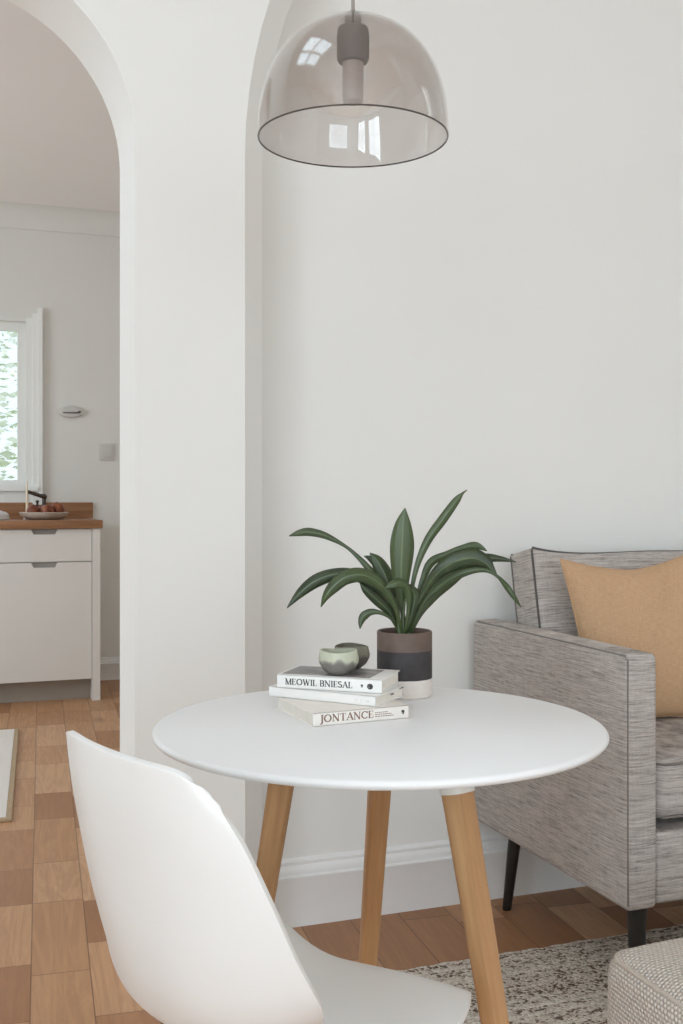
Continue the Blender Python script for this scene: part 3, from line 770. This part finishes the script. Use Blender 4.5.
def emblem(bm, x, z, r, y, kind):
    if kind == 'ring':
        for (a0, b0, a1, b1, w) in arcs(0,0,1,1,0,2*PI,n=20)+[S_(-.5,0.15,.6,.15,.3), S_(-.2,-.4,.6,-.35,.3)]:
            p, q = Vector((x+a0*r, y, z+b0*r)), Vector((x+a1*r, y, z+b1*r)); d = (q-p).normalized(); n = Vector((-d.z,0,d.x))*r*(0.18+w)
            bm.faces.new([bm.verts.new(v) for v in (p-n, q-n, q+n, p+n)])
    else:
        for (a0, b0, a1, b1, w) in arcs(0,.25,.5,.5,-0.5,PI*1.3,n=12)+[S_(.45,.1,-.1,-1.0,.2), S_(-.45,.3,.1,.1,.25)]:
            p, q = Vector((x+a0*r, y, z+b0*r)), Vector((x+a1*r, y, z+b1*r)); d = (q-p).normalized(); n = Vector((-d.z,0,d.x))*r*(0.12+w)
            bm.faces.new([bm.verts.new(v) for v in (p-n, q-n, q+n, p+n)])
def book(name, label, corner, dirv, w, dep, th, z, cov):
    """corner = near left end of the spine (camera frame), dirv = spine direction"""
    c = room(*corner); dr = room(*Vector(dirv).normalized())
    t = thing(name, label, 'book', (c.x, c.y, z), math.atan2(dr.y, dr.x), 'books stacked on the round table')
    b = NB(); ct = 0.0018
    rbox(b, w/2, dep/2, ct/2, w, dep, ct, 0.0006, 1, mid=1); rbox(b, w/2, dep/2, th-ct/2, w, dep, ct, 0.0006, 1, mid=1)
    rbox(b, w/2, ct/2, th/2, w, ct, th, 0.0006, 1, mid=1)
    obj('cover', b, cov, t)
    b = NB(); box(b, 0.0025, w-0.0025, ct, dep-0.003, ct, th-ct); obj('pages', b, M['paper'], t)
    return t
t = book('book', 'bottom book of the stack, cream spine with brown serif title', (-0.0397,1.5165), (0.913,0.408), 0.150, 0.147, 0.0188, TZ, M['cover_cream'])
b = NB(); lettering(b, 'JONTANCE', 0.011, 0.0053, 0.0102, 0.083, -0.0003); obj('title', b, M['ink_brown'], t)
b = NB()
for k, (x0, x1) in enumerate(((0.096,0.116), (0.096,0.122), (0.096,0.125))):
    z = 0.0122-k*0.0028; x = x0
    while x < x1:
        ww = random.uniform(0.0015, 0.004); box(b, x, min(x+ww, x1), -0.0003, 0.0001, z-0.0005, z+0.0005); x += ww+0.0008
obj('small_print', b, M['ink_brown'], t)
b = NB(); emblem(b, 0.1405, 0.0098, 0.0032, -0.0003, 'squiggle'); obj('emblem', b, M['ink'], t)
b = NB(); box(b, 0.112, 0.147, 0.10, 0.142, 0.0188, 0.0190); obj('cover_picture', b, M['ink'], t)
t = book('book', 'plain white middle book of the stack with a blank spine', (-0.1097,1.6487), (0.878,-0.478), 0.180, 0.098, 0.0150, TZ+0.0190, M['cover'])
b = NB()
for x, wd in ((0.146,0.006), (0.156,0.003), (0.164,0.007)): box(b, x, x+wd, -0.0003, 0.0001, 0.0052, 0.0092)
obj('small_print', b, M['bracket'], t)
b = NB(); box(b, 0.1797, 0.1803, 0.052, 0.060, 0.0086, 0.0106); obj('label', b, M['ink'], t)
b = NB(); box(b, 0.1797, 0.1803, 0.080, 0.095, 0.0132, 0.0145); obj('label', b, M['ink'], t)
t = book('book', 'top book of the stack with grey cover and black serif title', (-0.0967,1.6347), (0.947,-0.321), 0.164, 0.098, 0.0198, TZ+0.0343, M['cover'])
b = NB(); lettering(b, 'MEOWIL BNIESAL', 0.013, 0.0056, 0.0090, 0.106, -0.0003); obj('title', b, M['ink'], t)
b = NB(); emblem(b, 0.1335, 0.0098, 0.0024, -0.0003, 'squiggle'); emblem(b, 0.1460, 0.0095, 0.0034, -0.0003, 'ring'); obj('emblem', b, M['ink'], t)
b = NB(); box(b, 0.004, 0.142, 0.010, 0.088, 0.0198, 0.0200); obj('cover_picture', b, M['picture'], t)
BZ = TZ+0.0343+0.0201
def pinch_bowl(label, cen, r, h, mat, sd):
    p = room(*cen)
    rr = random.Random(sd); ph = [rr.uniform(0, 6) for _ in range(4)]
    def wob(a, z): return 1+0.02*math.sin(3*a+ph[0])+0.014*math.sin(5*a+ph[1]+z*60)
    t = thing('ceramic_bowl', label, 'bowl', (p.x, p.y, BZ), 0, 'ceramic bowls on the books')
    b = NB(); lathe(b, [(0,0.0), (r*0.5,0.0), (r*0.56,0.0015), (r*0.8,h*0.22), (r*0.97,h*0.48), (r*1.0,h*0.62), (r*0.95,h*0.85), (r*0.91,h), (r*0.86,h*1.005), (r*0.88,h*0.8), (r*0.9,h*0.6), (r*0.7,h*0.28), (0,h*0.14)], 56, wob=wob)
    for v in b.verts:
        if v.co.z > h*0.5: v.co.z += 0.0012*math.sin(2*math.atan2(v.co.y, v.co.x)+ph[2])*(v.co.z/h)
    obj('vessel', b, mat, t)
pinch_bowl('pale green glazed ceramic bowl on top of the stacked books', (-0.0045,1.637), 0.0305, 0.0355, M['bowl_pale'], 3)
pinch_bowl('darker brown grey ceramic bowl behind the pale green bowl on the books', (0.0155,1.696), 0.0285, 0.0345, M['bowl_dark'], 5)

# ------------------------------------------------------------------ potted plant
PC = room(0.1017, 1.760)
t = thing('potted_plant', 'leafy green plant in a brown black and white banded pot on the table', 'potted plant', (PC.x, PC.y, TZ))
PR, PH = 0.0445, 0.1045
b = NB(); lathe(b, [(0,0.0), (PR-0.002,0.0), (PR,0.002), (PR,PH-0.002), (PR-0.001,PH), (PR-0.0035,PH), (PR-0.0045,PH-0.002), (PR-0.0045,0.006), (0,0.006)], 64); obj('pot', b, M['pot'], t)
b = NB(); lathe(b, [(0,PH-0.0125), (PR*0.5,PH-0.012), (PR-0.005,PH-0.014), (PR-0.005,PH-0.02), (0,PH-0.02)], 40); obj('soil', b, M['soil'], t)
RIGHT = room(1, 0); DEEP = room(0, 1)
def leaf(ctrl, fold=0.25, roll=0.0):
    """ctrl: (pixel x, pixel y, metres behind the pot axis, blade width in pixels)"""
    pts = catmull([(x, y, dd, w) for x, y, dd, w in ctrl], 8)
    b = NB(); uvl = b.loops.layers.uv.verify(); rows = []
    P = [onD(x, y, 1.76+dd)-Vector((PC.x, PC.y, TZ)) for x, y, dd, w in pts]; N = len(P)
    for i in range(N):
        tn = (P[min(i+1, N-1)]-P[max(i-1, 0)]).normalized()
        view = (P[i]+Vector((PC.x, PC.y, TZ))-Vector((0, 0, CAM_H))).normalized()
        sd = tn.cross(view); sd = sd.normalized() if sd.length > 1e-4 else RIGHT.copy()
        nr = sd.cross(tn).normalized()
        q = Matrix.Rotation(roll, 3, tn)
        sd, nr = q@sd, q@nr
        w = max(0.6, pts[i][3]*(0.55+0.38*min(1, 3.2*i/N)))*1.76/F_PX*0.5/max(0.35, math.cos(roll))
        rows.append([b.verts.new(P[i]+sd*w*u+nr*(abs(u)**1.4)*w*fold) for u in (-1,-0.6,-0.25,0,0.25,0.6,1)])
    for i in range(N-1):
        for j in range(6):
            f = b.faces.new((rows[i][j], rows[i][j+1], rows[i+1][j+1], rows[i+1][j]))
            for lp, (ii, jj) in zip(f.loops, ((i,j),(i,j+1),(i+1,j+1),(i+1,j))): lp[uvl].uv = (jj/6.0, ii/(N-1))
    o = obj('leaf', b, M['leaf'], t, angle=180)
    md = o.modifiers.new('thick', 'SOLIDIFY'); md.thickness = 0.0007; md.offset = 0
    return o
# centre upright blade
leaf([(404,636,0.0,4), (402,606,0.0,7), (401,580,-0.002,18), (402,548,-0.004,26), (403,525,-0.004,18), (405,508,-0.002,1)], 0.3)
# tall right blade
leaf([(407,634,0.005,4), (411,595,0.006,5), (417,566,0.006,6), (428,540,0.006,9), (443,519,0.005,10), (456,501,0.004,8), (462,494,0.003,3), (467,490,0.003,0.8)], 0.35)
# upper left blade
leaf([(399,634,0.006,4), (386,594,0.012,6), (373,574,0.02,8), (359,558,0.026,5), (345,546,0.03,3.5), (326,536,0.03,7), (310,532,0.03,9), (299,533,0.03,7), (289,536,0.03,0.8)], 0.3)
# two long arching left blades
leaf([(401,634,-0.005,4), (390,606,-0.01,7), (376,586,-0.02,11), (355,575,-0.03,12), (336,574,-0.03,13), (317,580,-0.03,14), (301,592,-0.03,10), (287,608,-0.03,0.8)], 0.4, 0.15)
leaf([(403,634,-0.012,4), (393,602,-0.03,8), (379,583,-0.045,13), (362,575,-0.06,15), (346,577,-0.065,15), (334,586,-0.065,13), (326,596,-0.065,8), (321,607,-0.06,0.8)], 0.45, 0.1)
# low small left blade
leaf([(399,634,-0.01,3), (392,620,-0.02,3), (381,613,-0.03,4), (371,612,-0.03,7), (364,616,-0.03,9), (361,622,-0.03,6), (360,629,-0.03,0.8)], 0.3)
# dark inner left blades
leaf([(400,634,0.012,4), (394,604,0.016,14), (387,580,0.02,19), (378,562,0.022,14), (370,553,0.024,1)], 0.35, 0.2)
leaf([(398,634,0.01,4), (391,596,0.02,8), (384,574,0.025,10), (372,560,0.03,7), (364,556,0.03,0.8)], 0.3)
leaf([(400,634,-0.004,4), (390,613,-0.012,9), (377,600,-0.02,11), (366,590,-0.025,8), (360,583,-0.025,0.8)], 0.3)
# short curled blades in front of the centre
leaf([(405,634,-0.015,3), (409,606,-0.022,6), (408,590,-0.03,9), (401,583,-0.04,9), (393,584,-0.045,8), (385,588,-0.045,0.8)], 0.3, 0.3)
leaf([(406,634,-0.012,4), (412,612,-0.018,9), (415,597,-0.022,12), (411,588,-0.026,7), (405,584,-0.028,0.8)], 0.35)
# right hand blades
leaf([(408,634,0.004,4), (416,603,0.008,5), (424,577,0.012,7), (432,562,0.015,9), (447,555,0.015,8), (462,549,0.015,8), (476,546,0.015,8), (487,551,0.015,0.8)], 0.4, 0.2)
leaf([(408,632,-0.012,4), (420,600,-0.02,6), (434,577,-0.035,12), (452,563,-0.045,18), (471,558,-0.05,20), (484,562,-0.05,15), (491,569,-0.05,8), (497,577,-0.05,2)], 0.4, 0.15)
leaf([(411,634,0.0,4), (420,613,0.002,9), (433,594,0.004,15), (449,580,0.004,16), (462,571,0.004,11), (472,566,0.004,1)], 0.35, 0.1)
leaf([(409,632,0.015,4), (424,602,0.02,7), (444,576,0.03,10), (466,562,0.035,9), (485,558,0.04,10), (501,559,0.04,6), (516,562,0.04,0.8)], 0.35)
leaf([(410,632,-0.006,4), (424,602,-0.015,7), (444,583,-0.03,9), (466,572,-0.045,8), (484,570,-0.05,5), (497,576,-0.05,3), (507,587,-0.045,6), (514,597,-0.045,5), (521,607,-0.04,0.8)], 0.35)
for x0, x1, y1, dd in ((403,405,600,-0.01), (398,396,598,-0.012), (408,413,598,0.0), (405,400,592,0.008), (410,419,602,-0.008)):
    b = NB(); pts = [onD(x, y, 1.76+dd)-Vector((PC.x,PC.y,TZ)) for x, y in ((404+(x0-404)*0.7,637), (x0,622), (x1,y1))]
    tube(b, catmull(pts, 5), [0.0035-0.0018*i/10 for i in range(11)], 8); obj('stem', b, M['stalk'], t)

# ------------------------------------------------------------------ pendant lamp
LD = 1.6; LC = room((353-CX)/F_PX*LD, LD); LZ, LR, LHT = 1.587, 0.140, 0.171
t = thing('pendant_lamp', 'smoked glass dome pendant lamp hanging above the round table', 'pendant lamp', (LC.x, LC.y, LZ))
def dome(r, h, n=26): return [(r*max(0.0, math.cos(PI/2*i/n))**(2/2.3), h*max(0.0, math.sin(PI/2*i/n))**(2/2.3)) for i in range(n+1)]
b = NB(); o_ = dome(LR, LHT); i_ = dome(LR-0.003, LHT-0.003)
o_[-1] = (0.012, o_[-1][1]); i_[-1] = (0.012, i_[-1][1])
lathe(b, o_+i_[::-1], 96, closed=True); sh = obj('lamp_shade', b, M['smoke'], t, angle=50)
b = NB(); tube(b, [((LR-0.0015)*math.cos(2*PI*i/96), (LR-0.0015)*math.sin(2*PI*i/96), -0.0008) for i in range(96)], 0.0012, 8, closed=True); obj('rim', b, M['smoke_rim'], sh); 
b = NB(); lathe(b, [(0,0.110), (0.021,0.111), (0.0238,0.116), (0.024,0.150), (0.0225,0.160), (0.012,0.167), (0.012,0.178), (0.008,0.184), (0,0.184)], 32); obj('socket', b, M['socket'], t)
b = NB(); lathe(b, [(0,0.050), (0.010,0.0505), (0.0145,0.053), (0.0155,0.058), (0.0155,0.1095), (0.0,0.1095)], 28); obj('bulb', b, M['bulb'], t)
b = NB(); tube(b, [(0,0,0.183), (0,0,0.8), (0,0,HL-LZ-0.02)], 0.0028, 8); obj('cord', b, M['cord'], t)
b = NB(); lathe(b, [(0,HL-LZ), (0.05,HL-LZ), (0.05,HL-LZ-0.018), (0.045,HL-LZ-0.024), (0,HL-LZ-0.025)], 32); obj('ceiling_rose', b, M['trim'], t)

# ------------------------------------------------------------------ sofa
SX0, SX1, SYB, SYF = 1.289, 2.86, 2.545, 1.861
ZB, ZA = 0.224, 0.742; AW = 0.072
t = thing('sofa', 'grey woven fabric sofa with slim arms and black legs against the wall', 'sofa', (SX0, SYB, 0))
W = SX1-SX0; D = SYB-SYF
def seam(parent, pts, r=0.0022, mat='seam', name='piping', closed=False):
    b = NB(); tube(b, pts, r, 8, closed=closed); return obj(name, b, M[mat], parent)
for x0 in (0.0, W-AW):
    b = NB(); rbox(b, x0+AW/2, -D/2, (ZB+ZA)/2, AW, D, ZA-ZB, 0.012, 4, crown=(0.004,0.004,0.002), mid=10); arm = obj('armrest', b, M['sofa'], t)
    for xx in ((x0+0.0035,) if x0 == 0 else (x0+AW-0.0035,)):
        seam(arm, [(xx,-0.02,ZA-0.0035), (xx,-D+0.012,ZA-0.0035), (xx,-D+0.004,ZA-0.012), (xx,-D+0.0035,ZB+0.012)])
b = NB(); rbox(b, W/2, -D/2+0.004, 0.3, W-2*AW-0.004, D-0.012, 0.148, 0.012, 3, crown=(0,0.004,0), mid=8); obj('base', b, M['sofa'], t)
b = NB(); rbox(b, W/2, -0.055, 0.555, W-2*AW-0.004, 0.105, 0.36, 0.015, 3, mid=8); obj('back_frame', b, M['sofa'], t)
n_c = 2; cw = (W-2*AW)/n_c
for k in range(n_c):
    cx = AW+cw*(k+0.5)
    y0, y1 = -D+0.006, -0.112
    b = NB(); rbox(b, cx, (y0+y1)/2, 0.457, cw-0.010, y1-y0, 0.12, 0.028, 4, crown=(0.0,0.008,0.014), mid=14); sc = obj('seat_cushion', b, M['sofa'], t)
    h2 = cw/2-0.005
    for zz in (0.511, 0.403):
        seam(sc, [(cx-h2+0.004,y1-0.02,zz), (cx-h2+0.004,y0+0.024,zz), (cx-h2+0.02,y0+0.006,zz)]+[(cx-h2+0.02+(2*h2-0.04)*i/12, y0+0.006-0.0075*(1-abs(-1+2*i/12)**2)**0.6, zz) for i in range(1,12)]+[(cx+h2-0.02,y0+0.006,zz), (cx+h2-0.004,y0+0.024,zz), (cx+h2-0.004,y1-0.02,zz)], 0.0028)
    # back cushion, boxed and leaning
    bh, bt = 0.394, 0.115
    b = NB(); rbox(b, 0, 0, bh/2, cw-0.008, bt, bh, 0.018, 4, crown=(0.0,0.020,-0.006), mid=16)
    hw = cw/2-0.004
    def lift(x, z): return 0.024*(abs(x)/hw)**3*(z/bh)+0.006*math.cos(x*9+k)*(z/bh)
    for v in b.verts: v.co.z += lift(v.co.x, v.co.z)
    bc_ = obj('back_cushion', b, M['sofa'], t, loc=(cx, -0.195, 0.525), rot=(math.radians(-12), 0, 0))
    for yy in (-bt/2+0.003, bt/2-0.003):
        top = [(-hw+0.006+(2*hw-0.012)*i/20, yy, 0) for i in range(21)]
        top = [(x, y, bh-0.003-0.006*(1-(x/hw)**2)**0.6+lift(x, bh)) for x, y, _ in top]
        seam(bc_, [(-hw+0.003,yy,0.03), (-hw+0.003,yy,bh*0.5), (-hw+0.003,yy,bh-0.012+lift(-hw,bh))]+top+[(hw-0.003,yy,bh-0.012+lift(hw,bh)), (hw-0.003,yy,bh*0.5), (hw-0.003,yy,0.03)], 0.0028 if yy < 0 else 0.0022, 'piping' if yy < 0 else 'seam')
for sx, sy in ((0.092,-0.07), (0.043,-D+0.03), (W-0.092,-0.07), (W-0.043,-D+0.03)):
    fx = sx-0.024*(1 if sx < W/2 else -1) if sy > -0.3 else sx
    b = NB(); z0 = 0.0125
    lathe(b, [(0,z0), (0.0105,z0), (0.0115,z0+0.002), (0.018 if sy > -0.3 else 0.021,ZB+0.004), (0,ZB+0.004)], 20)
    for v in b.verts: v.co.x += sx+(fx-sx)*(1-(v.co.z-z0)/ZB); v.co.y += sy+(0.012 if sy > -0.3 else 0.0)*(1-(v.co.z-z0)/ZB)
    if sy > -0.3:
        for v in b.verts: v.co.z = (v.co.z-z0)*(ZB+0.004)/(ZB+0.004-z0)
    obj('leg', b, M['black'], t)
# ------------------------------------------------------------------ throw cushion
def throw_cushion(w, h, th, n=30):
    b = NB(); uvl = b.loops.layers.uv.verify()
    def pt(u, v, sg):
        e = 0.10
        x = u*w/2*(1-e*(1-abs(v)**1.6)*abs(u)**1.5); z = v*h/2*(1-e*1.9*(1-abs(u)**1.6)*abs(v)**1.5)
        fat = (max(0,1-abs(u)**2.6)*max(0,1-abs(v)**2.6))**0.55
        y = sg*th/2*fat
        # soft creases running in from the top corners
        y += sg*-0.018*math.exp(-((u-0.58+0.55*(1-v))/0.09)**2)*max(0, v)*fat + sg*-0.009*math.exp(-((u+0.62-0.4*(1-v))/0.12)**2)*max(0, v)*fat
        return Vector((x, y, z))
    for sg in (-1, 1):
        g = [[None]*(n+1) for _ in range(n+1)]
        for i in range(n+1):
            for j in range(n+1):
                u, v = math.sin(PI/2*(-1+2*i/n)), math.sin(PI/2*(-1+2*j/n))
                g[i][j] = (b.verts.new(pt(u, v, sg)), (u*0.5+0.5, v*0.5+0.5))
        for i in range(n):
            for j in range(n):
                q = (g[i][j], g[i+1][j], g[i+1][j+1], g[i][j+1]); f = b.faces.new([a[0] for a in q])
                for lp, a in zip(f.loops, q): lp[uvl].uv = a[1]
    bmesh.ops.remove_doubles(b, verts=b.verts[:], dist=0.0002)
    edge = []
    for side in range(4):
        for i in range(16):
            s = -1+2*i/16
            u, v = ((s,-1), (1,s), (-s,1), (-1,-s))[side]
            edge.append(pt(u*0.999, v*0.999, 0))
    return b, edge
pc = Vector((1.594, 2.225, 0))
t = thing('throw_cushion', 'tan square linen cushion leaning on the grey sofa back', 'cushion', (pc.x, pc.y, 0.519))
b, edge = throw_cushion(0.385, 0.436, 0.12)
R = Matrix.Translation((0,0,0.190)) @ Matrix.Rotation(math.radians(-4),4,'Z') @ Matrix.Rotation(math.radians(-14),4,'X') @ Matrix.Rotation(math.radians(-3),4,'Y')
bmesh.ops.transform(b, matrix=R, verts=b.verts[:]); cu = obj('cover', b, M['mustard'], t, angle=70)
b = NB(); tube(b, [R@p for p in edge], 0.0022, 6, closed=True); obj('piping', b, M['mustard'], cu)

# ------------------------------------------------------------------ pouf
PX0, PX1, PY0, PY1, PZ = 0.952, 1.48, 0.93, 1.445, 0.365
t = thing('pouf', 'cream chunky knit square pouf on the rug in front of the sofa', 'pouf', (0.5*(PX0+PX1), 0.5*(PY0+PY1), 0.0125))
sx, sy, hz = PX1-PX0, PY1-PY0, PZ-0.0125
b = NB(); rbox(b, 0, 0, hz/2, sx, sy, hz, 0.034, 6, crown=(0.012,0.012,0.022), mid=14, uvscale=1.0)
for v in b.verts: v.co.z = max(v.co.z, 0.0)
body = obj('body', b, M['knit'], t, angle=180)
def ringpts(z, ins, r=0.034):
    out = []; hx, hy = sx/2-ins, sy/2-ins
    for (qx, qy, a0) in ((1,1,0), (-1,1,PI/2), (-1,-1,PI), (1,-1,1.5*PI)):
        for k in range(7):
            a = a0+PI/2*k/6; out.append((qx*(hx-r)+r*math.cos(a), qy*(hy-r)+r*math.sin(a), z))
    return out
b = NB(); tube(b, ringpts(hz-0.010, 0.008), 0.0045, 8, closed=True); obj('piping', b, M['knit'], body)

# ------------------------------------------------------------------ light
W_ = bpy.data.worlds.new('sky'); S.world = W_; W_.use_nodes = True
bg = W_.node_tree.nodes['Background']; bg.inputs[0].default_value = (0.78, 0.89, 1.0, 1); bg.inputs[1].default_value = 2.2
def area(name, loc, size, size_y, direction, energy, color=(1,1,1)):
    l = bpy.data.lights.new(name, 'AREA'); l.shape = 'RECTANGLE'; l.size = size; l.size_y = size_y; l.energy = energy; l.color = color
    o = bpy.data.objects.new(name, l); COL.objects.link(o); o.location = loc
    o.rotation_euler = Vector(direction).to_track_quat('-Z', 'Y').to_euler()
    return o
area('daylight_left', (XL-0.14, (WL[0]+WL[1])/2, (WL[2]+WL[3])/2), WL[1]-WL[0], WL[3]-WL[2], (1,0,0), 170, (0.75,0.872,1.0))
area('fill_side', (XL-0.14, (WS[0]+WS[1])/2, (WS[2]+WS[3])/2), WS[1]-WS[0], WS[3]-WS[2], (1,0,0), 125, (0.75,0.872,1.0))  # added fill for the arch jamb and sofa side
area('fill_rear', ((WR[0]+WR[1])/2, YREAR-0.14, (WR[2]+WR[3])/2), WR[1]-WR[0], WR[3]-WR[2], (0,1,0), 120, (0.75,0.872,1.0))  # added frontal fill from behind the camera
area('fill_kitchen', (KX0-0.14, (WK[0]+WK[1])/2, (WK[2]+WK[3])/2), WK[1]-WK[0], WK[3]-WK[2], (1,0,0), 118, (0.81,0.90,1.0))  # added fill that lifts the kitchen from its unseen left side
area('daylight_skylight', ((SK[0]+SK[1])/2, (SK[2]+SK[3])/2, HL+0.14), SK[1]-SK[0], SK[3]-SK[2], (0,0,-1), 16, (0.75,0.872,1.0))
sun = bpy.data.lights.new('sun', 'SUN'); sun.energy = 3.0; sun.angle = 0.02
so = bpy.data.objects.new('sun', sun); COL.objects.link(so); so.rotation_euler = (0, math.radians(35), 0)

V = S.view_settings
S.display_settings.display_device = 'sRGB'
V.view_transform = 'Standard'; V.look = 'None'; V.exposure = -0.69; V.gamma = 1.0; V.use_curve_mapping = False
S.cycles.use_denoising = True
S.cycles.max_bounces = 10; S.cycles.diffuse_bounces = 6; S.cycles.transparent_max_bounces = 16
S.cycles.sample_clamp_indirect = 6.0
